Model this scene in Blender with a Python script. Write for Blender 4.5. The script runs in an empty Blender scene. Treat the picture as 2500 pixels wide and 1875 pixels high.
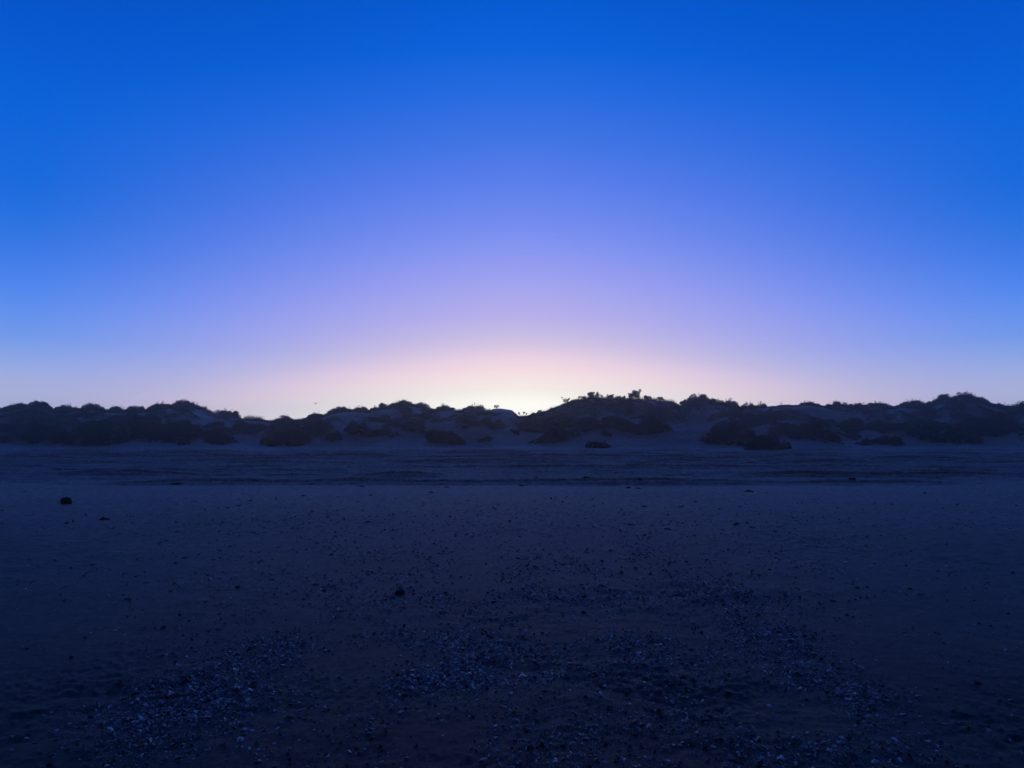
import bpy, math, random
import numpy as np

R = math.radians
scene = bpy.context.scene
COL = scene.collection
rng = np.random.default_rng(7)
random.seed(7)

# ------------------------------------------------------------------ camera
F_PX = 1805.0            # focal length in pixels of the 2500 x 1875 photograph
PITCH = math.atan(112.5 / F_PX)
CAM_Z = 1.6
cam = bpy.data.objects.new('camera', bpy.data.cameras.new('camera'))
COL.objects.link(cam)
cam.location = (0, 0, CAM_Z)
cam.rotation_euler = (math.pi / 2 + PITCH, 0, 0)
cam.data.sensor_width = 36.0
cam.data.lens = 36.0 * F_PX / 2500.0
cam.data.clip_start = 0.05
cam.data.clip_end = 4000
scene.camera = cam

# ------------------------------------------------------------------ exposure
scene.view_settings.view_transform = 'Standard'
scene.view_settings.look = 'None'
scene.view_settings.exposure = 0
scene.view_settings.gamma = 1
scene.cycles.use_denoising = True
scene.cycles.denoising_input_passes = 'RGB_ALBEDO_NORMAL'
scene.cycles.denoising_prefilter = 'ACCURATE'
scene.cycles.max_bounces = 6
scene.cycles.diffuse_bounces = 3
scene.cycles.volume_bounces = 0

# ------------------------------------------------------------------ dusk sky
def srgb(r, g, b, k=1.0):
    def f(c):
        c = c / 255.0
        return (c / 12.92 if c <= 0.04045 else ((c + 0.055) / 1.055) ** 2.4) * k
    return (f(r), f(g), f(b), 1.0)

world = bpy.data.worlds.new('World')
scene.world = world
world.use_nodes = True
wn, wl = world.node_tree.nodes, world.node_tree.links
wn.clear()
def wmath(op, a, b=None, clamp=False):
    n = wn.new('ShaderNodeMath'); n.operation = op; n.use_clamp = clamp
    for i, v in enumerate((a, b)):
        if v is None: continue
        if isinstance(v, (int, float)): n.inputs[i].default_value = v
        else: wl.new(v, n.inputs[i])
    return n.outputs[0]
tc = wn.new('ShaderNodeTexCoord')
sep = wn.new('ShaderNodeSeparateXYZ')
wl.new(tc.outputs['Generated'], sep.inputs[0])
el = wmath('MAXIMUM', wmath('MULTIPLY', wmath('ARCSINE', sep.outputs['Z']), 180 / math.pi), 0.0)
az = wmath('ABSOLUTE', wmath('SUBTRACT', wmath('MULTIPLY', wmath('ARCTAN2', sep.outputs['X'], sep.outputs['Y']), 180 / math.pi), 0.6))
A = wmath('DIVIDE', az, 34.0)
w = wmath('POWER', wmath('MINIMUM', A, 1.0), 1.8)
el_glow = wmath('ADD', el, wmath('MULTIPLY', wmath('POWER', A, 1.6), 5.6))   # the glow is a low dome round the sunken sun
back = wmath('MULTIPLY', wmath('SUBTRACT', A, 1.15), 0.55, clamp=True)   # away from the afterglow: the dim dusk sky over the sea
def sky_ramp(stops, t_):
    ramp = wn.new('ShaderNodeValToRGB')
    wl.new(wmath('DIVIDE', t_, 90.0, clamp=True), ramp.inputs[0])
    cr = ramp.color_ramp; cr.interpolation = 'LINEAR'
    for p, c in stops[2:]: cr.elements.new(p / 90.0)
    for i, (p, c) in enumerate(stops):
        cr.elements[i].position = p / 90.0
    for i, (p, c) in enumerate(stops):
        cr.elements[i].color = c
    return ramp.outputs[0]
HIGH = [(31.0, srgb(0, 90, 210)), (42.0, srgb(10, 66, 160)), (60.0, srgb(26, 36, 92)), (90.0, srgb(20, 22, 56))]
GLOW = [(0.0, srgb(255, 252, 238, 1.6)), (2.0, srgb(255, 252, 237, 1.35)), (3.0, srgb(255, 247, 234, 1.09)), (3.8, srgb(255, 239, 233, 1.05)),
        (4.6, srgb(255, 227, 229, 1.03)), (5.6, srgb(240, 213, 228, 1.03)), (6.6, srgb(218, 200, 229)), (7.6, srgb(201, 189, 231)), (9.0, srgb(184, 176, 236)),
        (11.75, srgb(158, 161, 241)), (14.0, srgb(134, 150, 241)), (16.0, srgb(114, 139, 240)), (19.0, srgb(88, 126, 235)), (22.0, srgb(62, 115, 229)),
        (25.0, srgb(36, 107, 224)), (28.0, srgb(6, 98, 218))] + HIGH
BACK = [(0.0, srgb(22, 28, 62)), (10.0, srgb(28, 35, 76)), (25.0, srgb(26, 42, 96)), (45.0, srgb(14, 32, 86)), (60.0, srgb(18, 26, 70)), (90.0, srgb(20, 22, 56))]
EDGE = [(0.0, srgb(202, 198, 227)), (1.7, srgb(193, 194, 228)), (2.4, srgb(186, 191, 229)), (3.4, srgb(171, 183, 231)), (4.7, srgb(143, 171, 236)), (6.0, srgb(116, 157, 238)),
        (7.5, srgb(99, 147, 241)), (9.1, srgb(80, 136, 240)), (11.4, srgb(58, 122, 232)), (12.6, srgb(46, 117, 228)), (14.1, srgb(31, 111, 224)), (16.0, srgb(17, 105, 220)), (20.5, srgb(3, 98, 216)),
        (25.5, srgb(0, 86, 205)), (34.0, srgb(0, 70, 174)), (42.0, srgb(8, 58, 146)), (60.0, srgb(24, 34, 90)), (90.0, srgb(20, 22, 56))]
mix = wn.new('ShaderNodeMix'); mix.data_type = 'RGBA'
wl.new(w, mix.inputs['Factor'])
wl.new(sky_ramp(GLOW, el_glow), mix.inputs['A'])
wl.new(sky_ramp(EDGE, el), mix.inputs['B'])
mix2 = wn.new('ShaderNodeMix'); mix2.data_type = 'RGBA'
wl.new(back, mix2.inputs['Factor'])
wl.new(mix.outputs['Result'], mix2.inputs['A']); wl.new(sky_ramp(BACK, el), mix2.inputs['B'])
bg = wn.new('ShaderNodeBackground'); bg.inputs['Strength'].default_value = 1.0
wl.new(mix2.outputs['Result'], bg.inputs['Color'])
# the physical sky after sunset (the sun is under the horizon behind the gap in the dunes)
nish = wn.new('ShaderNodeTexSky'); nish.sky_type = 'NISHITA'; nish.sun_disc = False
nish.sun_elevation = R(-4.0); nish.sun_rotation = R(0.6)
bg2 = wn.new('ShaderNodeBackground'); bg2.inputs['Strength'].default_value = 0.05
wl.new(nish.outputs[0], bg2.inputs['Color'])
add = wn.new('ShaderNodeAddShader')
wl.new(bg.outputs[0], add.inputs[0]); wl.new(bg2.outputs[0], add.inputs[1])
wo = wn.new('ShaderNodeOutputWorld')
wl.new(add.outputs[0], wo.inputs['Surface'])

# ------------------------------------------------------------------ helpers
def tag(o, label=None, cat=None, group=None, kind=None):
    if label: o['label'] = label
    if cat: o['category'] = cat
    if group: o['group'] = group
    if kind: o['kind'] = kind
    return o

def empty(name, loc):
    o = bpy.data.objects.new(name, None)
    o.empty_display_size = 0.1
    o.location = loc
    COL.objects.link(o)
    return o

def mesh_obj(name, verts, faces, mat, parent=None, smooth=False, loc=None):
    me = bpy.data.meshes.new(name)
    verts = np.asarray(verts, dtype=np.float32)
    faces = np.asarray(faces, dtype=np.int32)
    nf, k = faces.shape
    me.vertices.add(len(verts)); me.vertices.foreach_set('co', verts.ravel())
    me.loops.add(nf * k); me.loops.foreach_set('vertex_index', faces.ravel())
    me.polygons.add(nf)
    me.polygons.foreach_set('loop_start', np.arange(0, nf * k, k, dtype=np.int32))
    me.polygons.foreach_set('use_smooth', np.full(nf, smooth, dtype=bool))
    me.update(calc_edges=True)
    me.materials.append(mat)
    o = bpy.data.objects.new(name, me)
    COL.objects.link(o)
    if parent is not None: o.parent = parent
    if loc is not None: o.location = loc
    return o

def ray(px, py):
    X, Yc = (px - 1250.0) / F_PX, (937.5 - py) / F_PX
    return np.array([X, math.cos(PITCH) - Yc * math.sin(PITCH), math.sin(PITCH) + Yc * math.cos(PITCH)])

def at(px, py, Y):
    d = ray(px, py); k = Y / d[1]
    return np.array([d[0] * k, Y, CAM_Z + d[2] * k])

# ------------------------------------------------------------------ noise
_perm = np.random.default_rng(3).permutation(512)
_perm = np.concatenate([_perm, _perm])
_g = np.random.default_rng(4).uniform(0, 2 * np.pi, 512)
_gx, _gy = np.cos(_g), np.sin(_g)
def perlin(x, y):
    xi = np.floor(x).astype(np.int64); yi = np.floor(y).astype(np.int64)
    xf = x - xi; yf = y - yi
    xi &= 511; yi &= 511
    def gr(ix, iy, dx, dy):
        h = _perm[(_perm[ix & 511] + iy) & 511]
        return _gx[h] * dx + _gy[h] * dy
    u = xf * xf * xf * (xf * (xf * 6 - 15) + 10); v = yf * yf * yf * (yf * (yf * 6 - 15) + 10)
    a = gr(xi, yi, xf, yf); b = gr(xi + 1, yi, xf - 1, yf)
    c = gr(xi, yi + 1, xf, yf - 1); d = gr(xi + 1, yi + 1, xf - 1, yf - 1)
    return (a + u * (b - a)) + v * ((c + u * (d - c)) - (a + u * (b - a)))
def fbm(x, y, o=4, s=0.0):
    r = 0; a = 1.0
    for i in range(o):
        r = r + a * perlin(x + 17.3 * i + s, y - 9.1 * i + s * 1.7); x = x * 2.03; y = y * 2.03; a *= 0.5
    return r
def sstep(a, b, x):
    k = np.clip((x - a) / (b - a), 0, 1); return k * k * (3 - 2 * k)

# ------------------------------------------------------------------ terrain height
SKY = [(0,993),(29,988),(58,985),(101,981),(116,984),(130,993),(156,991),(174,991),(200,994),(223,989),(246,991),(272,995),(304,996),(347,996),
       (385,988),(422,986),(446,982),(463,983),(492,993),(512,1003),(530,1006),(541,1004),(579,1010),(596,1018),(640,1022),(662,1025),(694,1020),
       (714,1021),(743,1018),(766,1012),(789,1008),(810,1000),(833,996),(856,998),(876,996),(899,998),(928,992),(951,990),(975,983),(1001,984),
       (1035,988),(1056,994),(1087,993),(1133,996),(1159,993),(1179,994),(1200,998),(1222,997),(1249,1001),(1258,1008),(1266,1016),(1289,1016),(1307,1011),
       (1341,1001),(1373,986),(1399,978),(1446,971),(1492,974),(1521,975),(1579,976),(1640,982),(1659,987),(1690,978),(1708,974),(1749,979),(1781,980),
       (1807,992),(1830,988),(1856,988),(1879,991),(1934,990),(1975,983),(2015,989),(2044,985),(2082,988),(2119,989),(2140,986),(2175,988),(2193,984),
       (2233,979),(2259,985),(2294,970),(2358,964),(2389,970),(2413,979),(2453,987),(2476,989),(2500,984),
       (2580,975),(2680,990),(2800,978),(2950,992),(3100,980)]
SKY = [(-700,985),(-520,978),(-380,994),(-240,982),(-120,990)] + SKY
# how far the sand lies below the skyline, where scrub tops the crest (photo pixels)
VEG = [(-700,9),(0,8),(480,9),(510,2),(535,2),(560,8),(600,5),(640,3),(700,6),(800,7),(1190,6),(1205,0),(1262,0),(1290,0),(1340,3),(1380,2),(1400,0),(1640,0),
       (1665,4),(1700,11),(1780,9),(1810,2),(1830,6),(1860,6),(1880,0),(1940,0),(1975,3),(2040,6),(2200,7),(2300,10),(2400,10),(2460,6),(3100,8)]
sx, sy = np.array(SKY, float).T; vx, vy = np.array(VEG, float).T

def crest_dist(u): return 75.0 + 5.0 * perlin(u * 4.1 + 3.3, u * 0 + 1.7) + 2.0 * perlin(u * 11 + 8.3, u * 0 + 5.7)
def foot_dist(u): return 56.0 + 4.0 * perlin(u * 6.3 + 1.1, u * 0 + 9.2)
UG = np.linspace(-1.1, 1.1, 2401)
_px = 1250 + UG * F_PX * 0.9962
_crestY = crest_dist(UG)
_tz = []
for p_, Y_, s_, v_ in zip(_px, _crestY, np.interp(_px, sx, sy), np.interp(_px, vx, vy)):
    _tz.append(at(p_, s_ + v_, Y_)[2])
_tz = np.array(_tz)
RUTS = [(22.5, .085, .24, .75, 1), (26.2, .105, .26, .5, 2), (24.4, .02, .2, .5, 3), (29.0, .04, .3, .8, 4), (32.0, .06, .35, .9, 5), (36.0, .085, .32, .8, 6), (37.9, .09, .32, .8, 7),
        (41.0, .09, .4, 1.0, 8), (43.4, .11, .38, 1.0, 9), (47.0, .08, .45, 1.2, 10), (50.0, .07, .5, 1.2, 11)]

def height(x, Y):
    x = np.asarray(x, float); Y = np.asarray(Y, float)
    Yp = np.maximum(Y, 20.0)
    u = np.clip(x / Yp, -1.1, 1.1)
    # flat beach, rising a little towards the dunes
    base = 0.022 * np.maximum(Y - 42.0, 0) * (Y < 400)
    base = np.minimum(base, 0.45)
    z = base + 0.05 * fbm(x * 0.12, Y * 0.12, 2, 2.2) * sstep(4, 14, Y)
    z = z + (0.03 * fbm(x * 0.08, Y * 0.5, 2, 5.0) + 0.045 * fbm(x * 0.13, Y * 1.15, 3, 12.0)) * sstep(20.5, 23.5, Y) * (1 - 0.7 * sstep(48, 56, Y))
    # vehicle ruts running along the beach
    for (y0, d, w, wa, s) in RUTS:
        yc = y0 + wa * fbm(x * 0.05, x * 0 + s * 3.1, 3, s) + 0.015 * x * math.sin(s * 2.4)
        q = (Y - yc) / w
        dep = 2.1 * d * np.clip(0.7 + 1.9 * perlin(x * 0.16 + s, x * 0 + s * 1.3) + 0.7 * perlin(x * 0.7 + s, x * 0 + s * 2.3), 0.0, 1.7)
        z = z + dep * (-np.exp(-q * q) + 0.65 * np.exp(-((q - 1.7) / 0.9) ** 2) + 0.45 * np.exp(-((q + 1.7) / 0.9) ** 2))
    # dunes
    zc = np.interp(u, UG, _tz); Yc = np.interp(u, UG, _crestY); Yf = foot_dist(u)
    s = np.clip((Yp - Yf) / (Yc - Yf), 0, 1)
    prof = 0.55 * s * s * (3 - 2 * s) + 0.45 * np.sin(s * np.pi / 2) ** 1.6
    lump = 0.85 * fbm(x * 0.16, Y * 0.13, 3, 11.0) + 0.35 * np.abs(fbm(x * 0.35, Y * 0.3, 2, 4.0))
    front = base + (zc - base) * prof + lump * np.clip(s * (1 - s) * 4, 0, 1) * np.clip(zc - 1.0, 0.4, 1.3)
    # keep the slope below the sight line to its crest
    sight = CAM_Z + (zc - CAM_Z) * Yp / Yc - 0.06 - 0.6 * (1 - s)
    front = np.where(s > 0.05, np.minimum(front, np.maximum(sight, base + 0.1)), front)
    front = np.where(s >= 0.999, zc, front)
    back = 1.2 + (zc - 1.2) * np.exp(-((Yp - Yc) / 11.0) ** 2) + 0.5 * fbm(x * 0.1, Y * 0.1, 2, 8.0) * sstep(0, 9, Yp - Yc)
    dune = np.where(Yp < Yc, front, np.minimum(back, zc))
    z = np.where(s > 0, dune + (z - base) * (1 - sstep(0, 0.25, s)), z)
    return z

def fine(x, Y):   # small humps and dents trodden and blown into the sand
    r = np.hypot(x, Y)
    a = 0.007 * fbm(x * 6.5, Y * 6.5, 3, 1.0) + 0.010 * fbm(x * 1.9, Y * 1.9, 2, 3.0) + 0.007 * fbm(x * 17, Y * 17, 2, 14.0) * (1 - sstep(9, 14, r)) * np.clip(0.5 + 2.2 * fbm(x * 0.9, Y * 0.9, 2, 16.0), 0, 1.4)
    patch = np.clip(0.4 + 1.6 * fbm(x * 0.35, Y * 0.35, 2, 6.0), 0.15, 1.3)
    dents = -0.022 * np.clip(fbm(x * 4.2, Y * 3.0, 3, 21.0) - 0.36, 0, 1) * 3 * sstep(9, 15, r) * (1 - sstep(22, 26, r))
    churn = (0.028 * fbm(x * 5.5, Y * 5.5, 3, 37.0) + 0.045 * fbm(x * 0.9, Y * 1.6, 3, 33.0) + 0.02 * fbm(x * 3.1, Y * 3.1, 2, 35.0)) * sstep(17.5, 29.0, Y + 1.8 * fbm(x * 0.3, Y * 0.3, 3, 39.0)) * (1 - 0.8 * sstep(46, 56, Y))
    return 1.1 * churn + (1.7 * a * patch) * (1 - 0.6 * sstep(30, 60, r)) + dents

def on_ground(px, py, y0=1.5, y1=110):
    d = ray(px, py)
    Y = np.concatenate([np.arange(y0, 30, 0.02), np.arange(30, y1, 0.05)])
    k = Y / d[1]
    z = CAM_Z + d[2] * k
    h = height(d[0] * k, Y)
    i = np.argmax(z <= h)
    if z[i] > h[i]:
        i = np.argmin(z - h + np.where(Y < 40, 99, 0))
    return np.array([d[0] * k[i], Y[i], h[i]])

# ------------------------------------------------------------------ materials
def new_mat(name):
    m = bpy.data.materials.new(name); m.use_nodes = True
    n, l = m.node_tree.nodes, m.node_tree.links
    return m, n, l, n['Principled BSDF']

def sand_material():
    m, n, l, b = new_mat('sand')
    geo = n.new('ShaderNodeNewGeometry')
    def noise(scale, detail, rough=0.55):
        t_ = n.new('ShaderNodeTexNoise'); t_.inputs['Scale'].default_value = scale
        t_.inputs['Detail'].default_value = detail; t_.inputs['Roughness'].default_value = rough
        l.new(geo.outputs['Position'], t_.inputs['Vector']); return t_.outputs['Fac']
    def ramp(src, p0, c0, p1, c1):
        r = n.new('ShaderNodeValToRGB'); l.new(src, r.inputs[0])
        r.color_ramp.elements[0].position = p0; r.color_ramp.elements[0].color = (*c0, 1)
        r.color_ramp.elements[1].position = p1; r.color_ramp.elements[1].color = (*c1, 1)
        return r.outputs[0]
    def mul(a, b_):
        m_ = n.new('ShaderNodeMix'); m_.data_type = 'RGBA'; m_.blend_type = 'MULTIPLY'; m_.inputs['Factor'].default_value = 1
        l.new(a, m_.inputs['A']); l.new(b_, m_.inputs['B']); return m_.outputs['Result']
    big, mid, grain = noise(0.35, 5), noise(7.0, 5), noise(140.0, 3, 0.7)
    col = ramp(big, 0.35, (0.50, 0.375, 0.265), 0.68, (0.61, 0.47, 0.335))
    col = mul(col, ramp(grain, 0.3, (0.45, 0.45, 0.46), 0.72, (1.45, 1.43, 1.4)))
    col = mul(col, ramp(noise(34.0, 4, 0.75), 0.34, (0.40, 0.40, 0.41), 0.66, (1.5, 1.49, 1.48)))      # coarse grit and shell dust
    col = mul(col, ramp(noise(5.5, 6, 0.8), 0.36, (0.50, 0.49, 0.50), 0.62, (1.38, 1.38, 1.37)))          # mottling of wind-blown and crusted sand
    # near shade put into the sand colour, darkening towards the camera, dry pale sand in the dunes
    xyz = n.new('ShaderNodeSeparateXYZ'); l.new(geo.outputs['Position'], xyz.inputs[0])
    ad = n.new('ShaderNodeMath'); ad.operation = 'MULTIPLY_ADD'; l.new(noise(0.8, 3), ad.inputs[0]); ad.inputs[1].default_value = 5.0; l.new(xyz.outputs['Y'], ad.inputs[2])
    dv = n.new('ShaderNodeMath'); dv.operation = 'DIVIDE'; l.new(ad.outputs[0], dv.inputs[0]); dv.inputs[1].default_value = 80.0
    shade_and_wear = n.new('ShaderNodeValToRGB'); l.new(dv.outputs[0], shade_and_wear.inputs[0])
    e = shade_and_wear.color_ramp.elements
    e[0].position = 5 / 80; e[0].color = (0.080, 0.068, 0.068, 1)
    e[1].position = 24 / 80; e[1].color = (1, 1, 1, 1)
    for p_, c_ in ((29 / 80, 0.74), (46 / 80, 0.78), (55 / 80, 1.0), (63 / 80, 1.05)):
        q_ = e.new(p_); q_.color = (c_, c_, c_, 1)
    l.new(mul(col, shade_and_wear.outputs[0]), b.inputs['Base Color'])
    b.inputs['Roughness'].default_value = 0.66
    b.inputs['Specular IOR Level'].default_value = 0.26
    bp = n.new('ShaderNodeBump'); bp.inputs['Strength'].default_value = 0.55; bp.inputs['Distance'].default_value = 0.02
    l.new(mid, bp.inputs['Height'])
    bp2 = n.new('ShaderNodeBump'); bp2.inputs['Strength'].default_value = 0.6; bp2.inputs['Distance'].default_value = 0.004
    l.new(grain, bp2.inputs['Height']); l.new(bp.outputs[0], bp2.inputs['Normal'])
    l.new(bp2.outputs[0], b.inputs['Normal'])
    return m

def plain(name, c0, c1, scale, rough=0.8, spec=0.3, bump=0.0):
    m, n, l, b = new_mat(name)
    geo = n.new('ShaderNodeNewGeometry')
    t_ = n.new('ShaderNodeTexNoise'); t_.inputs['Scale'].default_value = scale; t_.inputs['Detail'].default_value = 4
    l.new(geo.outputs['Position'], t_.inputs['Vector'])
    r = n.new('ShaderNodeValToRGB'); l.new(t_.outputs['Fac'], r.inputs[0])
    r.color_ramp.elements[0].position = 0.35; r.color_ramp.elements[0].color = (*c0, 1)
    r.color_ramp.elements[1].position = 0.65; r.color_ramp.elements[1].color = (*c1, 1)
    l.new(r.outputs[0], b.inputs['Base Color'])
    b.inputs['Roughness'].default_value = rough; b.inputs['Specular IOR Level'].default_value = spec
    if bump:
        bp = n.new('ShaderNodeBump'); bp.inputs['Strength'].default_value = bump; bp.inputs['Distance'].default_value = 0.02
        l.new(t_.outputs['Fac'], bp.inputs['Height']); l.new(bp.outputs[0], b.inputs['Normal'])
    return m

SAND = sand_material()
LEAF = plain('scrub_leaves', (0.036, 0.046, 0.036), (0.068, 0.080, 0.060), 3.0, 0.75, 0.2)
LEAF_DARK = plain('dark_scrub_leaves', (0.020, 0.026, 0.020), (0.042, 0.050, 0.036), 3.0, 0.8, 0.15)  # darker leaf colour; on the left dunes it stands in for edge falloff
STEM = plain('woody_stems', (0.05, 0.038, 0.028), (0.09, 0.07, 0.05), 12.0, 0.9, 0.15)
GRASS = plain('dune_grass_blades', (0.045, 0.047, 0.032), (0.085, 0.085, 0.058), 2.0, 0.8, 0.2)
SHELL = plain('broken_shell', (0.42, 0.395, 0.385), (0.82, 0.79, 0.77), 55.0, 0.3, 0.6, 0.3)
SHELL_DULL = plain('dull_shell', (0.09, 0.08, 0.076), (0.38, 0.35, 0.335), 22.0, 0.5, 0.4, 0.3)
STONE = plain('dark_stone', (0.018, 0.017, 0.016), (0.045, 0.042, 0.04), 25.0, 0.85, 0.15, 0.5)
WEED = plain('dried_seaweed', (0.018, 0.015, 0.010), (0.05, 0.04, 0.026), 30.0, 0.8, 0.2, 0.4)
FEATHER = plain('bird_feathers', (0.35, 0.35, 0.36), (0.6, 0.6, 0.6), 20.0, 0.8, 0.2)

# ------------------------------------------------------------------ the sand sheet: beach, ruts and dunes in one
def build_ground():
    rad = [0.0, 0.4]
    while rad[-1] < 240:
        r = rad[-1]
        if r < 3: st = 0.05
        elif r < 18: st = max(0.018, 0.0022 * r * r / 1.6 * 0.8) if r < 8 else 0.0058 * r
        elif r < 58: st = 0.10
        elif r < 96: st = 0.22
        else: st = 0.05 * r
        rad.append(r + st)
    rad = np.array(rad[1:])
    ang = np.concatenate([np.arange(-180, -44, 1.0), np.arange(-44, 44, 0.075), np.arange(44, 180, 1.0)])
    ang = np.radians(ang)
    Rr, Th = np.meshgrid(rad, ang, indexing='ij')
    x = Rr * np.sin(Th); y = Rr * np.cos(Th)
    z = height(x, y) + fine(x, y) * (Rr < 70)
    nr, na = x.shape
    v = np.stack([x, y, z], -1).reshape(-1, 3)
    v = np.concatenate([v, [[0, 0, float(height(np.array([0.0]), np.array([0.0]))[0])]]])
    i, j = np.meshgrid(np.arange(nr - 1), np.arange(na), indexing='ij')
    j2 = (j + 1) % na
    f = np.stack([i * na + j, i * na + j2, (i + 1) * na + j2, (i + 1) * na + j], -1).reshape(-1, 4)[:, ::-1]
    c = len(v) - 1
    jj = np.arange(na); cap = np.stack([jj, (jj + 1) % na, np.full(na, c), np.full(na, c)], -1)
    # the centre fan as thin quads split at the middle of each spoke
    mid = len(v)
    v = np.concatenate([v, v[:na] * 0.5 + v[c] * 0.5])
    q1 = np.stack([jj, mid + jj, mid + (jj + 1) % na, (jj + 1) % na], -1)
    f = np.concatenate([f, q1])
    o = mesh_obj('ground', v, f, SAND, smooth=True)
    tag(o, 'dusky sand beach with wheel ruts rising into low dunes', 'ground', kind='structure')
    print('ground verts', len(v))
build_ground()

# ------------------------------------------------------------------ foliage builders
def leaves(cent, size, rs, flat=0.0):
    """one pointed leaf (a bent kite of two quads) at every centre"""
    n = len(cent)
    d = rs.normal(size=(n, 3)); d[:, 2] = d[:, 2] * (1 - flat) + 0.35; d /= np.linalg.norm(d, axis=1)[:, None]
    e = np.cross(d, rs.normal(size=(n, 3))); e /= np.linalg.norm(e, axis=1)[:, None] + 1e-9
    nn = np.cross(d, e)
    L = (size * rs.uniform(0.6, 1.35, n))[:, None]; W = L * rs.uniform(0.22, 0.36, n)[:, None]
    a = cent - d * L * 0.5
    b = cent + e * W + nn * L * 0.06
    c = cent + d * L * 0.5
    g = cent - e * W + nn * L * 0.06
    v = np.stack([a, b, c, g], 1).reshape(-1, 3)
    f = np.arange(4 * n).reshape(n, 4)
    return v, f

def tube(p0, p1, r0, r1, bend, seg=4, sides=5):
    p0, p1 = np.asarray(p0, float), np.asarray(p1, float)
    ax = p1 - p0; L = np.linalg.norm(ax); ax /= L + 1e-9
    s = np.cross(ax, [0.3, 0.7, 0.2]); s /= np.linalg.norm(s); w = np.cross(ax, s)
    V = []
    for k in range(seg + 1):
        q = k / seg
        c = p0 + (p1 - p0) * q + np.asarray(bend) * math.sin(q * math.pi) 
        r = r0 + (r1 - r0) * q
        for m in range(sides):
            a = 2 * math.pi * m / sides
            V.append(c + (s * math.cos(a) + w * math.sin(a)) * r)
    Fc = [[k * sides + m, k * sides + (m + 1) % sides, (k + 1) * sides + (m + 1) % sides, (k + 1) * sides + m] for k in range(seg) for m in range(sides)]
    return np.array(V), np.array(Fc)

class Acc:
    def __init__(self): self.v, self.f, self.n = [], [], 0
    def add(self, v, f):
        self.v.append(v); self.f.append(np.asarray(f) + self.n); self.n += len(v)
    def build(self, name, mat, parent=None, smooth=False, loc=None):
        return mesh_obj(name, np.concatenate(self.v), np.concatenate(self.f), mat, parent, smooth, loc)

def ground_z(p, X, Y):   # ground height relative to a base point
    return height(np.asarray(X) + p[0], np.asarray(Y) + p[1]) - p[2]

def shrub(p, w, h, label, group, rs, leaf=0.085, dens=1.0, mat=None, cat='shrub', name='shrub', depth=None, rough=1.0):
    """a mounded scrub bush: clumps of leaves over a domed, lumpy volume, with woody stems underneath"""
    p = np.asarray(p, float)
    dpt = depth or w * 0.75
    root = empty(name, p)
    nc = int(max(7, min(70, 16 * w * max(h, .5) ** 0.6))) 
    cl, st = Acc(), Acc()
    for i in range(nc):
        a = rs.uniform(0, 2 * np.pi); q = math.sqrt(rs.uniform(0, 1))
        dome = math.sqrt(max(0.0, 1 - q ** 2.3))
        lift = rs.uniform(0.25, 1.0) if i % 3 else rs.uniform(0.8, 1.0 + 0.12 * rough)
        cx, cy = math.cos(a) * q * w * 0.46, math.sin(a) * q * dpt * 0.46
        rad = rs.uniform(0.13, 0.24) * min(1.4, (w * h) ** 0.5) + 0.04
        g0 = float(ground_z(p, cx, cy))
        cz = max(h * dome * lift - rad * 0.6, rad * 0.45) + g0
        n = int(dens * min(420, 16 + 5.5 * (rad / leaf) ** 2 * 4))
        pts = rs.normal(size=(n, 3)); pts /= np.linalg.norm(pts, axis=1)[:, None]
        pts *= (rad * rs.uniform(0.25, 1.0, n) ** 0.6)[:, None] * np.array([1.15, 1.15, 0.85])
        stray = rs.uniform(size=n) < 0.07
        pts[stray] *= 1.35
        c = pts + [cx, cy, cz]
        gz = ground_z(p, c[:, 0], c[:, 1]); c[:, 2] = np.maximum(c[:, 2], gz + 0.02)
        cl.add(*leaves(c, leaf, rs))
        if i % 2 == 0:
            v, f = tube((cx * 0.12, cy * 0.12, -0.06), (cx, cy, cz), 0.022 + 0.012 * h, 0.006, (0, 0, 0.12 * h)); st.add(v, f)
    for i in range(int((3 + 3.0 * w) * rough)):
        a = rs.uniform(0, 2 * np.pi); q = math.sqrt(rs.uniform(0, 0.8))
        dome = math.sqrt(max(0.05, 1 - q ** 2.3))
        b0 = np.array([math.cos(a) * q * w * 0.44, math.sin(a) * q * dpt * 0.44, 0.0])
        b0[2] = float(ground_z(p, b0[0], b0[1])) + h * dome * 0.7
        tip = b0 + [rs.normal() * .08, rs.normal() * .06, h * 0.25 + rs.uniform(0.04, 0.20) * rough]
        st.add(*tube((b0[0] * .12, b0[1] * .12, -0.06), tip, 0.014, 0.004, (0, 0, 0.05), 4, 4))
        q_ = rs.uniform(0.35, 1.05, 9)[:, None]
        cl.add(*leaves(b0 + (tip - b0) * q_ + rs.normal(size=(9, 3)) * 0.035, leaf * 0.8, rs))
    fo = cl.build('foliage', mat or LEAF, root)
    st.build('stem', STEM, root, True)
    return tag(root, label, cat, group)

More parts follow.
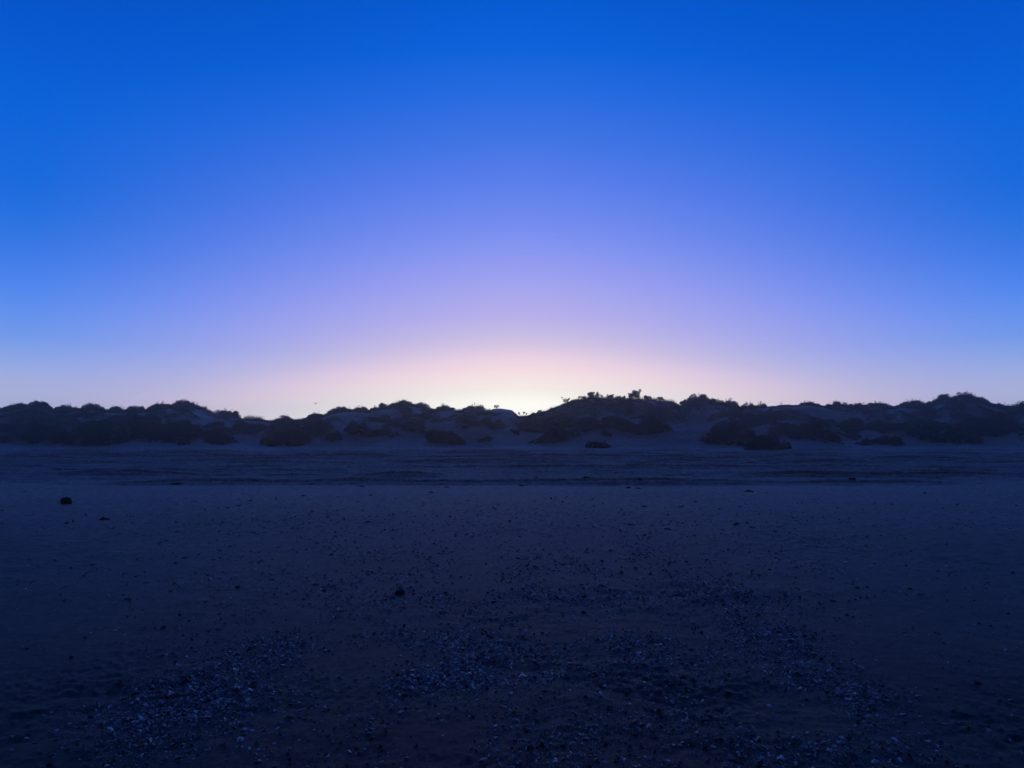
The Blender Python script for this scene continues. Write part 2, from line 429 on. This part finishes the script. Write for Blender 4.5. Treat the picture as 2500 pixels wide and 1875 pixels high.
def sprig(p, h, label, group, rs, stalks=4, spread=0.4, tuft=0.09, tufts=3, name='dune_plant', cat='plant', bare=False):
    """an upright plant on the crest: thin stalks that carry round tufts of leaves"""
    p = np.asarray(p, float)
    root = empty(name, p)
    st = Acc()
    for i in range(stalks):
        top = np.array([rs.uniform(-spread, spread), rs.uniform(-spread, spread) * 0.6, h * rs.uniform(0.6, 1.0)])
        if i == 0: top[2] = h
        base = np.array([top[0] * 0.35, top[1] * 0.35, float(ground_z(p, top[0] * 0.35, top[1] * 0.35)) - 0.05])
        bend = np.array([rs.uniform(-.06, .06), 0, 0])
        st.add(*tube(base, top, 0.016, 0.007, bend))
        for k in range(tufts):
            q = 1.0 - 0.75 * k / max(1, tufts) * rs.uniform(0.7, 1.1)
            c0 = base + (top - base) * q + (rs.uniform(-1, 1, 3) * np.array([.16, .12, .05]) if k else 0)
            st.add(*tube(base + (top - base) * (q - 0.12), c0, 0.007, 0.004, (0, 0, 0), 2, 4))
            if bare: continue
            n = int(40 * (tuft / 0.09) ** 2)
            pts = rs.normal(size=(n, 3)); pts /= np.linalg.norm(pts, axis=1)[:, None]
            pts *= (tuft * rs.uniform(0.2, 1.0, n) ** 0.5)[:, None]
            v, f = leaves(pts + c0, 0.075, rs)
            mesh_obj('leaf_tuft', v, f, LEAF_DARK, root)
    st.build('stalk', STEM, root, True)
    return tag(root, label, cat, group)

# ------------------------------------------------------------------ shrubs standing on the dune foot and slope
# (left px, right px, base py, top py, label, dark)
G_FOOT = 'scrub bushes along the foot of the dunes'
G_SLOPE = 'scrub bushes on the dune slopes'
SHRUBS = [
 (32,155,1082,1042,'wide black scrub bush at the dune foot, at the far left end',1,G_FOOT),
 (138,285,1089,1028,'largest black scrub bush at the left dune foot, darkest of all',1,G_FOOT),
 (275,390,1070,1014,'tall dark bush on the slope above the blackest foot bush',1,G_SLOPE),
 (370,478,1073,1018,'dark bush mass ending where the pale sand slide begins, left dune',1,G_SLOPE),
 (424,460,1087,1075,'tiny low dark bush alone on flat sand at the left dune foot',1,G_FOOT),
 (494,568,1084,1056,'small domed dark bush at the foot of the pale left sand slide',1,G_FOOT),
 (474,532,1068,1048,'low bush just behind the small domed bush on the left slope',0,G_SLOPE),
 (488,538,1047,1030,'small scrub bush halfway up the pale left sand slide',0,G_SLOPE),
 (550,642,1058,1034,'broad dark bush on the slope beneath the low dip in the left ridge',0,G_SLOPE),
 (626,748,1089,1052,'wide low dark bush at the foot, below the left ridge dip',1,G_FOOT),
 (655,735,1062,1028,'dark slope bush just above the wide low foot bush',0,G_SLOPE),
 (725,805,1064,1024,'dark slope bush below the point where the middle ridge begins to rise',0,G_SLOPE),
 (788,832,1077,1052,'small upright bush at the foot, left of the middle dune',0,G_FOOT),
 (838,900,1062,1026,'tall bush on the left flank of the middle dune',0,G_SLOPE),
 (885,966,1067,1046,'low spreading bush low on the middle dune',0,G_SLOPE),
 (963,1030,1053,1030,'bush midway up the middle dune, under its highest top',0,G_SLOPE),
 (1032,1128,1081,1046,'oval solitary bush on open sand at the middle dune foot',0,G_FOOT),
 (1112,1170,1045,1020,'bush on the upper middle dune, above the oval solitary bush',0,G_SLOPE),
 (1165,1232,1048,1022,'bush on the middle dune beside the bare sand chute',0,G_SLOPE),
 (1168,1202,1079,1066,'little spiky tuft bush on open sand right of the oval bush',0,G_FOOT),
 (1238,1270,1060,1049,'small flat bush at the bottom of the sand chute',0,G_SLOPE),
 (1262,1330,1054,1024,'bush on the slope directly below the bright gap',0,G_SLOPE),
 (1316,1398,1078,1051,'rounded dark bush at the foot of the high right dune',0,G_FOOT),
 (1330,1400,1053,1022,'bush low on the rising flank right of the bright gap',0,G_SLOPE),
 (1395,1480,1051,1022,'first bush of the dark band across the high dune face',0,G_SLOPE),
 (1468,1498,1066,1050,'small bush hanging below the dark band on the high dune',0,G_SLOPE),
 (1470,1565,1052,1021,'middle bush of the dark band across the high dune face',0,G_SLOPE),
 (1550,1645,1057,1022,'last bush of the dark band, tapering down to open sand',0,G_SLOPE),
 (1426,1494,1094,1077,'flat dark scrub clump lying alone on sand nearest the tracks',1,G_FOOT),
 (1728,1862,1086,1032,'big rounded dark bush at the foot of the right dune',1,G_FOOT),
 (1832,1942,1096,1064,'low dark bush leaning against the big rounded right bush',1,G_FOOT),
 (1905,1985,1066,1034,'bush on the slope behind the low leaning right bush',0,G_SLOPE),
 (1965,2058,1074,1032,'dark bush above open sand, right of the leaning bush',1,G_SLOPE),
 (2055,2118,1053,1024,'bush high on the right slope, above a pale sand ledge',0,G_SLOPE),
 (2092,2148,1086,1073,'thin low bush at the right dune foot, flattest of its pair',0,G_FOOT),
 (2148,2218,1087,1064,'compact domed bush at the right dune foot, taller of its pair',0,G_FOOT),
 (2145,2255,1060,1036,'wide bush on the slope above the pair of small foot bushes',0,G_SLOPE),
 (2255,2390,1082,1034,'largest bush at the right dune foot, under the highest crest top',1,G_FOOT),
 (2375,2515,1062,1012,'dense bush reaching the right edge of the photo on the slope',1,G_SLOPE),
]
for i, (x0, x1, yb, yt, lab, dark, grp) in enumerate(SHRUBS):
    rs = np.random.default_rng(100 + i)
    p = on_ground((x0 + x1) / 2, yb, 30, 74)
    k = p[1] / F_PX
    w, h = (x1 - x0) * k, (yb - yt) * k
    h = max(0.25, h * 0.95)
    p2 = p + [0, min(w * 0.3, 2.0), 0]; p2[2] = float(height(p2[0], p2[1]))
    h = max(h - (p2[2] - p[2]), 0.6 * h)
    shrub(p2, w * 1.04, h, lab, grp, rs, leaf=0.10 if w > 2 else 0.075, dens=1.0, mat=LEAF_DARK if dark else LEAF, depth=min(w * 0.75, 3.2))

# ------------------------------------------------------------------ shrubs that make the skyline
G_CREST = 'scrub bushes lining the dune crest'
CREST = [  # centre px, skyline py, width px, height px, label
 (40,986,60,13,'crest bush at the far left end of the skyline'),
 (100,980,70,15,'rounded crest bush, highest bump near the left end of the skyline'),
 (165,989,60,11,'low crest bush after the first notch from the left end'),
 (223,986,58,13,'pointed crest bush between two low flat ones on the left ridge'),
 (286,991,40,10,'small dark crest knob left of the long low left ridge'),
 (330,991,50,10,'flat crest bush on the lowest part of the left ridge'),
 (390,985,60,13,'crest bush beginning the climb to the tallest left top'),
 (446,977,56,17,'tallest crest bush of the left dune, broad dark top'),
 (478,984,34,14,'ragged crest bush hanging over the left dune shoulder'),
 (500,995,26,12,'loose crest bush at the edge of the drop left of the dip'),
 (562,1003,62,11,'flat dark crest bush on the shoulder before the left dip'),
 (692,1016,46,10,'low crest bush just right of the lowest left dip'),
 (768,1009,44,10,'small crest bush on the rise toward the middle dune'),
 (833,994,70,11,'smooth crest bush on the first top of the middle dune'),
 (880,993,40,11,'small crest bush between the two tops of the middle dune'),
 (930,988,56,12,'crest bush below the highest top of the middle dune'),
 (978,979,80,15,'highest rounded crest bush of the middle dune'),
 (1030,985,46,12,'crest bush on the right shoulder of the middle dune top'),
 (1087,989,48,12,'ragged crest bush midway along the middle ridge'),
 (1158,988,58,13,'last bushy top of the middle ridge before bare sand'),
 (1307,1008,30,9,'small round crest bush at the right bank of the bright gap'),
 (1345,998,36,10,'crest bush climbing from the bright gap to the high dune'),
 (1706,964,74,21,'tall dark crest bush, peak right of the high dune'),
 (1750,975,44,15,'crest bush on the right side of the tall dark peak'),
 (1780,976,44,14,'squared crest bush just before the drop to the bare ridge'),
 (1830,984,32,10,'first of two small round crest bushes before the bare ridge'),
 (1857,984,28,10,'second of two small round crest bushes, beside the bare ridge'),
 (1975,982,56,8,'low smooth crest bush ending the bare right ridge'),
 (2044,981,58,12,'peaked crest bush on the right ridge after the bare stretch'),
 (2095,985,44,10,'small crest bush on the right ridge beside a notch'),
 (2140,983,72,11,'long flat crest bush on the right ridge'),
 (2230,976,70,14,'crest bush stepping up toward the highest right top'),
 (2300,964,62,20,'left half of the highest right crest top, ragged bush'),
 (2356,959,76,20,'right half of the highest right crest top, broad dark bush'),
 (2402,973,40,15,'sloping crest bush right of the highest right top'),
 (2448,986,40,9,'low crest bush in the notch near the right end'),
 (2492,982,40,12,'crest bush cut by the right edge of the photo'),
]
for i, (cx, ys, wp, hp, lab) in enumerate(CREST):
    rs = np.random.default_rng(300 + i)
    u = (cx - 1250) / (F_PX * 0.9962)
    Yc = float(crest_dist(np.array([u]))[0]) - 0.4
    top = at(cx, ys, Yc)
    gz = float(height(top[0], Yc))
    k = Yc / F_PX
    h = max(top[2] - gz, hp * k * 0.6)
    shrub((top[0], Yc, gz - 0.03), wp * k, h * 1.02, lab, G_CREST, rs, leaf=0.085, dens=1.1, depth=max(1.2, wp * k * 0.7), rough=1.3)

G_SPRIG = 'leafy plants standing up on the dune crest'
SPRIGS = [  # px, height px, stalks, spread m, tuft m, label, tufts
 (1214,8,4,.3,.09,'small tufted plant on the middle ridge just before the sand chute',2),
 (1272,9,5,.35,.10,'cluster of tufted stalks standing in the floor of the bright gap',1),
 (1288,6,2,.15,.08,'single low tufted sprig in the bright gap, beside the larger cluster',1),
 (1322,6,4,.35,.10,'low leafy plant at the start of the high dune flank',2),
 (1382,14,5,.45,.09,'loose branching plant standing on the rising left flank of the high dune',3),
 (1416,7,5,.5,.10,'low leafy plant near the shoulder of the high dune',2),
 (1446,12,7,.5,.13,'dense pointed plant on the first top of the high dune',3),
 (1467,9,4,.25,.08,'thin sparse plant beside the dense pointed plant',2),
 (1488,9,7,.45,.12,'bushy round plant left of the middle of the high crest',2),
 (1516,7,7,.45,.11,'low tufted plant left of the tallest crest plant',2),
 (1538,13,5,.28,.13,'branching plant leaning against the tallest crest plant',3),
 (1553,22,6,.38,.17,'tallest tufted plant on the crest of the high dune',3),
 (1584,10,7,.45,.11,'ragged plant just right of the tallest crest plant',3),
 (1608,8,6,.4,.11,'rounded low plant near the right end of the high crest',2),
 (1664,9,6,.35,.12,'first tufted plant in the notch left of the dark peak bush',3),
 (1680,12,6,.4,.13,'second tufted plant climbing to the dark peak bush',3),
 (1806,5,4,.3,.08,'tiny plant at the bottom of the drop right of the squared bush',2),
 (2268,9,5,.4,.12,'loose plant on the left slope of the highest right top',3),
]
for i, (cx, hp, ns, sp, tf, lab, nt) in enumerate(SPRIGS):
    rs = np.random.default_rng(500 + i)
    u = (cx - 1250) / (F_PX * 0.9962)
    Yc = float(crest_dist(np.array([u]))[0])
    x = u * Yc
    sprig((x, Yc, float(height(x, Yc))), hp * Yc / F_PX, lab, G_SPRIG, rs, ns, sp, tf, nt)
for cx, hp, lab in ((1904, 11, 'bare forked twig sticking up from the bare right ridge'), (1926, 5, 'short bare twig on the bare right ridge beside the forked one')):
    u = (cx - 1250) / (F_PX * 0.9962); Yc = float(crest_dist(np.array([u]))[0]); x = u * Yc
    rs = np.random.default_rng(cx)
    sprig((x, Yc, float(height(x, Yc))), hp * Yc / F_PX, lab, 'bare twigs on the right ridge', rs, 3, .22, .05, 2, 'dead_twig', 'twig', bare=True)

# ------------------------------------------------------------------ ground-hugging scrub and grass nobody could count
def scrub_cover():
    rs = np.random.default_rng(41)
    acc = Acc()
    n = 0
    while n < 1700:
        px = rs.uniform(-350, 2850)
        u = (px - 1250) / (F_PX * 0.9962)
        Yc = float(crest_dist(np.array([u]))[0]); Yf = float(foot_dist(np.array([u]))[0])
        s = rs.uniform(0.12, 1.25)
        Y = Yf + (Yc - Yf) * s
        x = u * Y
        veg = np.interp(px, vx, vy)
        dens = 0.25 + 0.7 * float(fbm(np.array([x * .17]), np.array([Y * .2]), 2, 31.0)[0]) * 1.6
        if px < 470: dens += 1.0
        elif px > 2230: dens += 0.5
        elif 800 < px < 1300: dens -= 0.15
        if s > 0.45: dens += 0.3
        if 1290 < px < 1640 and 0.4 < s < 0.92: dens += 0.3
        if 470 < px < 545 or 1240 < px < 1262: dens -= 0.6
        elif 1190 < px < 1240: dens -= 0.2
        if 1640 < px < 1730 and s < .55: dens -= .5
        if s < 0.3: dens -= 0.35
        if s > 0.92: dens += 0.25 if veg > 4 else -0.5
        if rs.uniform() > dens: continue
        n += 1
        rad = rs.uniform(0.3, 0.85); hh = rad * rs.uniform(0.35, 0.7)
        if s > 0.85: hh = min(hh, max(0.1, (veg - 1.5) * Y / F_PX * 0.8))
        m = int(110 + 420 * rad)
        a = rs.uniform(0, 2 * np.pi, m); q = np.sqrt(rs.uniform(0, 1, m))
        cx = x + np.cos(a) * q * rad * rs.uniform(1.0, 1.6); cy = Y + np.sin(a) * q * rad
        g = height(cx, cy)
        lum = 0.7 + 0.5 * perlin(cx * 3.1, cy * 3.1)
        cz = g + 0.02 + hh * np.sqrt(np.maximum(0, 1 - q ** 2)) * rs.uniform(0.3, 1.0, m) * lum
        acc.add(*leaves(np.stack([cx, cy, cz], 1), 0.10, rs))
    o = acc.build('dune_scrub', LEAF)
    tag(o, 'low dark scrub creeping over the dune slopes between the bushes', 'scrub', kind='stuff')

def grass_cover():
    rs = np.random.default_rng(42)
    acc = Acc()
    spots = [(rs.uniform(480, 760), 3) for _ in range(90)] + [(rs.uniform(600, 645), 5) for _ in range(40)] + [(rs.uniform(480, 515), 5) for _ in range(25)] + [(rs.uniform(1290, 1660), 2.5) for _ in range(150)] + [(rs.uniform(-100, 2600), 2) for _ in range(220)] \
          + [(rs.uniform(700, 1200), 3) for _ in range(90)] + [(rs.uniform(1430, 1640), 4) for _ in range(80)]
    for px, k in spots:
        if 1197 < px < 1262 or 1800 < px < 1990: continue
        u = (px - 1250) / (F_PX * 0.9962)
        Yc = float(crest_dist(np.array([u]))[0]) + rs.uniform(-1.2, 0.6)
        x = u * Yc; z = float(height(x, Yc))
        b = int(rs.integers(10, 26)); L = k * 0.085 * rs.uniform(0.7, 1.4)
        for _ in range(b):
            a = rs.uniform(0, 2 * np.pi); lean = rs.uniform(0.1, 0.6)
            d = np.array([math.cos(a) * lean, math.sin(a) * lean, 1.0]); d /= np.linalg.norm(d)
            p0 = np.array([x + rs.normal() * .12, Yc + rs.normal() * .12, z - 0.03]); l_ = L * rs.uniform(.5, 1.2) + 0.05
            sd = np.array([-math.sin(a), math.cos(a), 0]) * 0.008
            mid = p0 + d * l_ * .6; tip = mid + (d + [math.cos(a) * .5, math.sin(a) * .5, -0.25]) * l_ * .4
            v = np.array([p0 - sd, p0 + sd, mid + sd * .8, mid - sd * .8, tip + sd * .15, tip - sd * .15])
            acc.add(v, [[0, 1, 2, 3], [3, 2, 4, 5]])
    o = acc.build('dune_grass', GRASS)
    tag(o, 'thin wispy grass fringing the dune crest against the bright sky', 'grass', kind='stuff')
scrub_cover()
grass_cover()

# ------------------------------------------------------------------ stones and wrack on the beach
def pebble_mesh(rs, dims, nu=14, nv=9, rough=0.12, flat_bottom=0.35, boxy=1.0):
    V = []
    ph = rs.uniform(0, 6.28, 6)
    for j in range(nv + 1):
        th = math.pi * j / nv
        for i in range(nu):
            a = 2 * math.pi * i / nu
            d = np.array([math.sin(th) * math.cos(a), math.sin(th) * math.sin(a), math.cos(th)])
            d = np.sign(d) * np.abs(d) ** boxy
            r = 1 + rough * (math.sin(2 * d[0] + ph[0]) * math.sin(3 * d[1] + ph[1]) + 0.6 * math.sin(5 * d[2] + 4 * d[0] + ph[2]) * math.sin(4 * d[1] + ph[3]))
            q = d * r * np.array(dims) * 0.5
            if q[2] < -dims[2] * 0.5 * flat_bottom: q[2] = -dims[2] * 0.5 * flat_bottom + (q[2] + dims[2] * 0.5 * flat_bottom) * 0.2
            V.append(q)
    Fc = [[j * nu + i, (j + 1) * nu + i, (j + 1) * nu + (i + 1) % nu, j * nu + (i + 1) % nu] for j in range(nv) for i in range(nu)]
    V = np.array(V); V[:, 2] -= V[:, 2].min()
    return V, np.array(Fc)

def stone(px, py, wpx, hpx, label, name='stone', cat='stone', mat=None, rough=0.12, boxy=0.8, seed=0, sink=0.15):
    p = on_ground(px, py, 1.5, 40)
    rs = np.random.default_rng(seed or int(px + py))
    k = p[1] / F_PX
    w, h = wpx * k, hpx * k
    V, Fc = pebble_mesh(rs, (w, w * 0.85, h * 1.25), 24, 14, rough, 0.6, boxy)
    p[1] += w * 0.4; p[2] = float(height(p[0], p[1]))
    o = mesh_obj(name, V, Fc, mat or STONE, smooth=True, loc=(p[0], p[1], p[2] - h * sink))
    return tag(o, label, cat)

stone(155, 1231, 23, 18.5, 'big rounded black stone sitting on the sand at the far left', boxy=0.95)
stone(975, 1453, 20, 11, 'small black stone alone on smooth sand left of the shell patch', boxy=0.85, rough=0.2)
stone(2084, 1174, 17, 6, 'flat dark stone beside the wheel rut on the right', boxy=0.9)
stone(1010, 1444, 6, 5, 'little dark pebble just right of the small black stone', 'pebble', 'pebble', boxy=0.85)

def weed(px, py, wpx, hpx, label, group, seed):
    """a tangle of dried seaweed strands"""
    p = on_ground(px, py, 1.5, 60)
    k = p[1] / F_PX; w, h = wpx * k, max(hpx * k, 0.015)
    rs = np.random.default_rng(seed)
    acc = Acc()
    for i in range(int(10 + 30 * w)):
        a = rs.uniform(0, 2 * np.pi); q = rs.uniform(0, 0.4)
        c = np.array([math.cos(a) * q * w, math.sin(a) * q * w * 0.7, 0])
        b = rs.uniform(0, np.pi); l_ = w * rs.uniform(0.25, 0.5)
        e = np.array([math.cos(b), math.sin(b) * 0.7, 0]) * l_ * 0.5
        z = h * (1 - 1.8 * q) * rs.uniform(0.2, 0.8) + 0.003
        acc.add(*tube(c - e + [0, 0, 0.002], c + e + [0, 0, 0.002], h * 0.16 + .002, h * 0.09 + .001, (0, 0, z), 5, 5))
    p[1] += w * 0.3; p[2] = float(height(p[0], p[1])) + float(fine(np.array([p[0]]), np.array([p[1]]))[0])
    o = acc.build('seaweed_clump', WEED, None, True, (p[0], p[1], p[2] - 0.01))
    return tag(o, label, 'seaweed', group)
weed(250, 1270, 30, 10, 'low dark seaweed clump on the sand, nearer than the big black stone', 'seaweed bits on the open sand', 5)
WEEDS = [(1051,1203,20,5),(1575,1238,18,6),(1665,1238,20,5),(1374,1226,14,5),(1274,1187,18,5),(1385,1214,12,4),(1535,1192,16,6),(1560,1194,20,5),(1830,1201,24,7),
         (2260,1205,12,5),(1310,1168,22,6),(1430,1168,20,5),(1563,1174,14,5),(430,1184,30,5),(740,1211,18,4),(760,1183,16,4),(880,1188,24,5),(905,1210,14,4),(610,1224,18,4),
         (1090,1190,14,4),(1700,1226,18,4),(1895,1300,16,4),(1630,1293,24,5),(1540,1282,30,5),(960,1296,22,4),(430,1300,16,4),(1205,1241,14,4),(800,1264,14,5),(450,1364,20,6),
         (520,1368,12,4),(1880,1393,12,7),(1425,1498,20,8),(580,1236,16,4),(2050,1240,16,4)]
for i, (px, py, w, h) in enumerate(WEEDS):
    weed(px, py, w, h, 'tiny dark fleck of dried seaweed on the open sand before the wheel ruts', 'seaweed flecks scattered on the sand', 50 + i)

# ------------------------------------------------------------------ broken shells strewn over the near sand
# blobs of the shell bank as they lie in the photograph: px, py, sx, sy, tilt, weight
BLOBS = [(1180,1590,210,45,0.0,3.0),(1120,1640,110,22,-0.1,1.6),(1450,1600,190,28,-0.10,1.7),(640,1600,190,42,-0.42,2.4),(430,1730,150,48,-0.45,1.6),(1300,1440,150,40,0.05,1.5),
         (1480,1350,110,35,0,0.9),(1960,1600,150,50,0.55,2.0),(1850,1500,90,40,0.5,0.9),(2040,1690,140,70,0.45,1.0),(1300,1800,420,60,0,1.4),(1800,1820,220,45,0,0.8),
         (850,1320,220,30,0,0.6),(1250,1500,500,140,0,1.3),(1250,1680,600,140,0,1.2),(1700,1420,320,60,0,0.8),(2000,1350,320,60,0,0.5),(800,1500,300,60,-0.1,0.7),(1250,1330,560,60,0,1.6),(900,1420,420,70,0,0.9),(1650,1500,420,90,0.1,0.9),(600,1750,300,80,-.3,.5),(1250,1262,800,38,0,2.2),(1250,1340,800,60,0,1.6),(1250,1600,800,170,0,2.0)]
def shell_spots(n, rs):
    wts = np.array([b[5] for b in BLOBS]); wts /= wts.sum()
    k = rs.choice(len(BLOBS), n, p=wts)
    g = rs.normal(size=(n, 2))
    B = np.array(BLOBS)[k]
    dx, dy = g[:, 0] * B[:, 2], g[:, 1] * B[:, 3]
    px = B[:, 0] + dx * np.cos(B[:, 4]) - dy * np.sin(B[:, 4]); py = B[:, 1] + dx * np.sin(B[:, 4]) + dy * np.cos(B[:, 4])
    ok = (py > 1185) & (py < 2150)
    px, py = px[ok], py[ok]
    X, Yc = (px - 1250) / F_PX, (937.5 - py) / F_PX
    dyv = math.cos(PITCH) - Yc * math.sin(PITCH); dz = math.sin(PITCH) + Yc * math.cos(PITCH)
    kk = -CAM_Z / dz
    x, y = X * kk, dyv * kk
    keep = rs.uniform(size=len(x)) < np.clip(0.62 + 1.5 * fbm(x * 1.3, y * 1.1, 4, 51.0), 0.06, 1.0)   # ragged patches, not round ones
    x, y = x[keep], y[keep]
    return x, y, height(x, y) + fine(x, y)

def shard(rs, s):
    """a piece of a curved shell valve: a cupped, broken-edged fan with thickness"""
    nr, na = 3, 7
    span = rs.uniform(1.3, 3.6); cup = rs.uniform(0.15, 0.5); asp = rs.uniform(0.55, 1.0)
    top = []
    for i in range(nr):
        q = 0.12 + 0.88 * i / (nr - 1)
        for j in range(na):
            a = span * (j / (na - 1) - 0.5)
            r = q * (1 + (0.22 * rs.uniform(-1, 1) if i == nr - 1 else 0))
            top.append([math.sin(a) * r * asp, math.cos(a) * r - 0.5, cup * (1 - q * q) + 0.03 * math.cos(j * math.pi) * q])
    top = np.array(top); bot = top - [0, 0, 0.09]
    V = np.concatenate([top, bot]) * s * 0.5
    n = nr * na; Fc = []
    for i in range(nr - 1):
        for j in range(na - 1):
            a, b, c, d = i * na + j, i * na + j + 1, (i + 1) * na + j + 1, (i + 1) * na + j
            Fc.append([a, d, c, b]); Fc.append([a + n, b + n, c + n, d + n])
    ring = [j for j in range(na)] + [i * na + na - 1 for i in range(1, nr)] + [(nr - 1) * na + j for j in range(na - 2, -1, -1)] + [i * na for i in range(nr - 2, 0, -1)]
    for a, b in zip(ring, ring[1:] + ring[:1]): Fc.append([a, b, b + n, a + n])
    return V, np.array(Fc)

def rot(V, rs, tilt):
    a = rs.uniform(0, 2 * math.pi); b = rs.normal() * tilt; c = rs.normal() * tilt
    if rs.uniform() < 0.35: b += math.pi
    Rz = np.array([[math.cos(a), -math.sin(a), 0], [math.sin(a), math.cos(a), 0], [0, 0, 1]])
    Rx = np.array([[1, 0, 0], [0, math.cos(b), -math.sin(b)], [0, math.sin(b), math.cos(b)]])
    Ry = np.array([[math.cos(c), 0, math.sin(c)], [0, 1, 0], [-math.sin(c), 0, math.cos(c)]])
    W = V @ Rx.T @ Ry.T @ Rz.T
    W[:, 2] -= W[:, 2].min()
    return W

def shells():
    rs = np.random.default_rng(77)
    # the bigger pieces, each an object
    x, y, z = shell_spots(1400, rs)
    i = 0
    for X, Y, Z in zip(x, y, z):
        if i >= 280: break
        if Y > 8.5 or abs(X) / Y > 0.66: continue
        s = min(0.085, 0.026 + 0.014 * rs.exponential())
        V, Fc = shard(rs, s)
        pale = rs.uniform() < 0.55
        o = mesh_obj('shell_fragment', rot(V, rs, 0.28), Fc, SHELL if pale else SHELL_DULL, smooth=False, loc=(X, Y, Z - 0.004))
        tag(o, ('pale broken piece of shell among the scattered shells on the near sand' if pale else 'dull grey broken piece of shell among the scattered shells on the near sand'),
            'shell', 'pale shell pieces on the near sand' if pale else 'dull shell pieces on the near sand')
        i += 1
    # the countless small chips
    proto = [shard(rs, 1.0) for _ in range(24)]
    for nm, mat, cnt in (('shell_gravel', SHELL_DULL, 46000), ('pale_shell_gravel', SHELL, 32000)):
        acc = Acc()
        x, y, z = shell_spots(cnt, rs)
        which = rs.integers(0, 24, len(x))
        for k in range(24):
            V, Fc = proto[k]
            q = np.where(which == k)[0]; m = len(q)
            s = np.minimum(0.048, 0.009 + 0.012 * rs.exponential(size=m)) * np.where(y[q] > 12, 2.0, np.where(y[q] > 7, 1.4, 1.0))
            a = rs.uniform(0, 2 * np.pi, m); b = rs.normal(size=m) * 0.3 + np.where(rs.uniform(size=m) < 0.3, math.pi, 0); c = rs.normal(size=m) * 0.3
            W = np.repeat(V[None], m, 0) * s[:, None, None]
            X, Y, Z = W[..., 0], W[..., 1], W[..., 2]
            cb, sb = np.cos(b)[:, None], np.sin(b)[:, None]; Y, Z = Y * cb - Z * sb, Y * sb + Z * cb
            cb, sb = np.cos(c)[:, None], np.sin(c)[:, None]; X, Z = X * cb + Z * sb, Z * cb - X * sb
            cb, sb = np.cos(a)[:, None], np.sin(a)[:, None]; X, Y = X * cb - Y * sb, X * sb + Y * cb
            Z = Z - Z.min(1, keepdims=True)
            W = np.stack([X + x[q][:, None], Y + y[q][:, None], Z + z[q][:, None] - 0.15 * s[:, None]], -1).reshape(-1, 3)
            Fa = (Fc[None] + (np.arange(m) * len(V))[:, None, None]).reshape(-1, 4)
            acc.add(W, Fa)
        o = acc.build(nm, mat)
        tag(o, 'countless %s chips of crushed shell banked on the near sand' % ('pale' if mat is SHELL else 'dull grey'), 'shell gravel', kind='stuff')
shells()

# ------------------------------------------------------------------ a bird far off over the left dip
def bird():
    p = at(771, 985, 70.0)
    root = empty('flying_bird', p)
    V, Fc = pebble_mesh(np.random.default_rng(2), (0.36, 0.10, 0.10), 12, 10, 0.02, 1.0, 1.0)
    V[:, 2] -= 0.05
    V[:, 1:] *= (1.0 - 0.75 * np.clip(np.abs(V[:, 0:1]) / 0.18, 0, 1) ** 2)
    mesh_obj('body', V, Fc, FEATHER, root, True)
    for s in (-1, 1):
        pts = [(0.09, 0.03, 0.03), (-0.07, 0.03, 0.03), (-0.06, 0.22, 0.09), (0.08, 0.20, 0.10), (-0.12, 0.42, 0.04), (-0.05, 0.40, 0.05)]
        v = np.array([(a, b * s, c) for a, b, c in pts]); v = np.concatenate([v, v - [0, 0, 0.012]])
        f = [[0, 1, 2, 3], [3, 2, 4, 5], [9, 8, 7, 6], [11, 10, 8, 9], [0, 3, 9, 6], [3, 5, 11, 9], [1, 7, 8, 2], [2, 8, 10, 4], [4, 10, 11, 5], [0, 6, 7, 1]]
        mesh_obj('wing', v, f, FEATHER, root)
    t_ = np.array([(-0.14, -.02, .0), (-0.14, .02, .0), (-0.26, .05, .0), (-0.26, -.05, .0)]); t_ = np.concatenate([t_, t_ - [0, 0, .01]])
    mesh_obj('tail', t_, [[0, 1, 2, 3], [7, 6, 5, 4], [0, 4, 5, 1], [1, 5, 6, 2], [2, 6, 7, 3], [3, 7, 4, 0]], FEATHER, root)
    root.rotation_euler = (R(12), 0, R(15)); root.scale = (0.62, 0.62, 0.62)
    tag(root, 'tiny pale bird flying in the pale sky above the left ridge dip', 'bird')
bird()

# ------------------------------------------------------------------ a thin haze volume added to stand in for lens glare
def haze():
    a, z0, z1 = 248.0, -1.6, 9.0
    v = [(x, y, z) for z in (z0, z1) for x, y in ((-a, -a), (a, -a), (a, a), (-a, a))]
    f = [[0, 3, 2, 1], [4, 5, 6, 7], [0, 1, 5, 4], [1, 2, 6, 5], [2, 3, 7, 6], [3, 0, 4, 7]]
    m = bpy.data.materials.new('haze'); m.use_nodes = True
    n, l = m.node_tree.nodes, m.node_tree.links
    n.clear()
    pv = n.new('ShaderNodeVolumePrincipled')
    pv.inputs['Color'].default_value = (0.78, 0.90, 1.0, 1)
    pv.inputs['Density'].default_value = 0.0020
    pv.inputs['Anisotropy'].default_value = 0.87
    out = n.new('ShaderNodeOutputMaterial')
    l.new(pv.outputs[0], out.inputs['Volume'])
    o = mesh_obj('haze', v, f, m)
    tag(o, 'thin haze over the beach and dunes, added in place of lens glare', 'haze', kind='stuff')
haze()
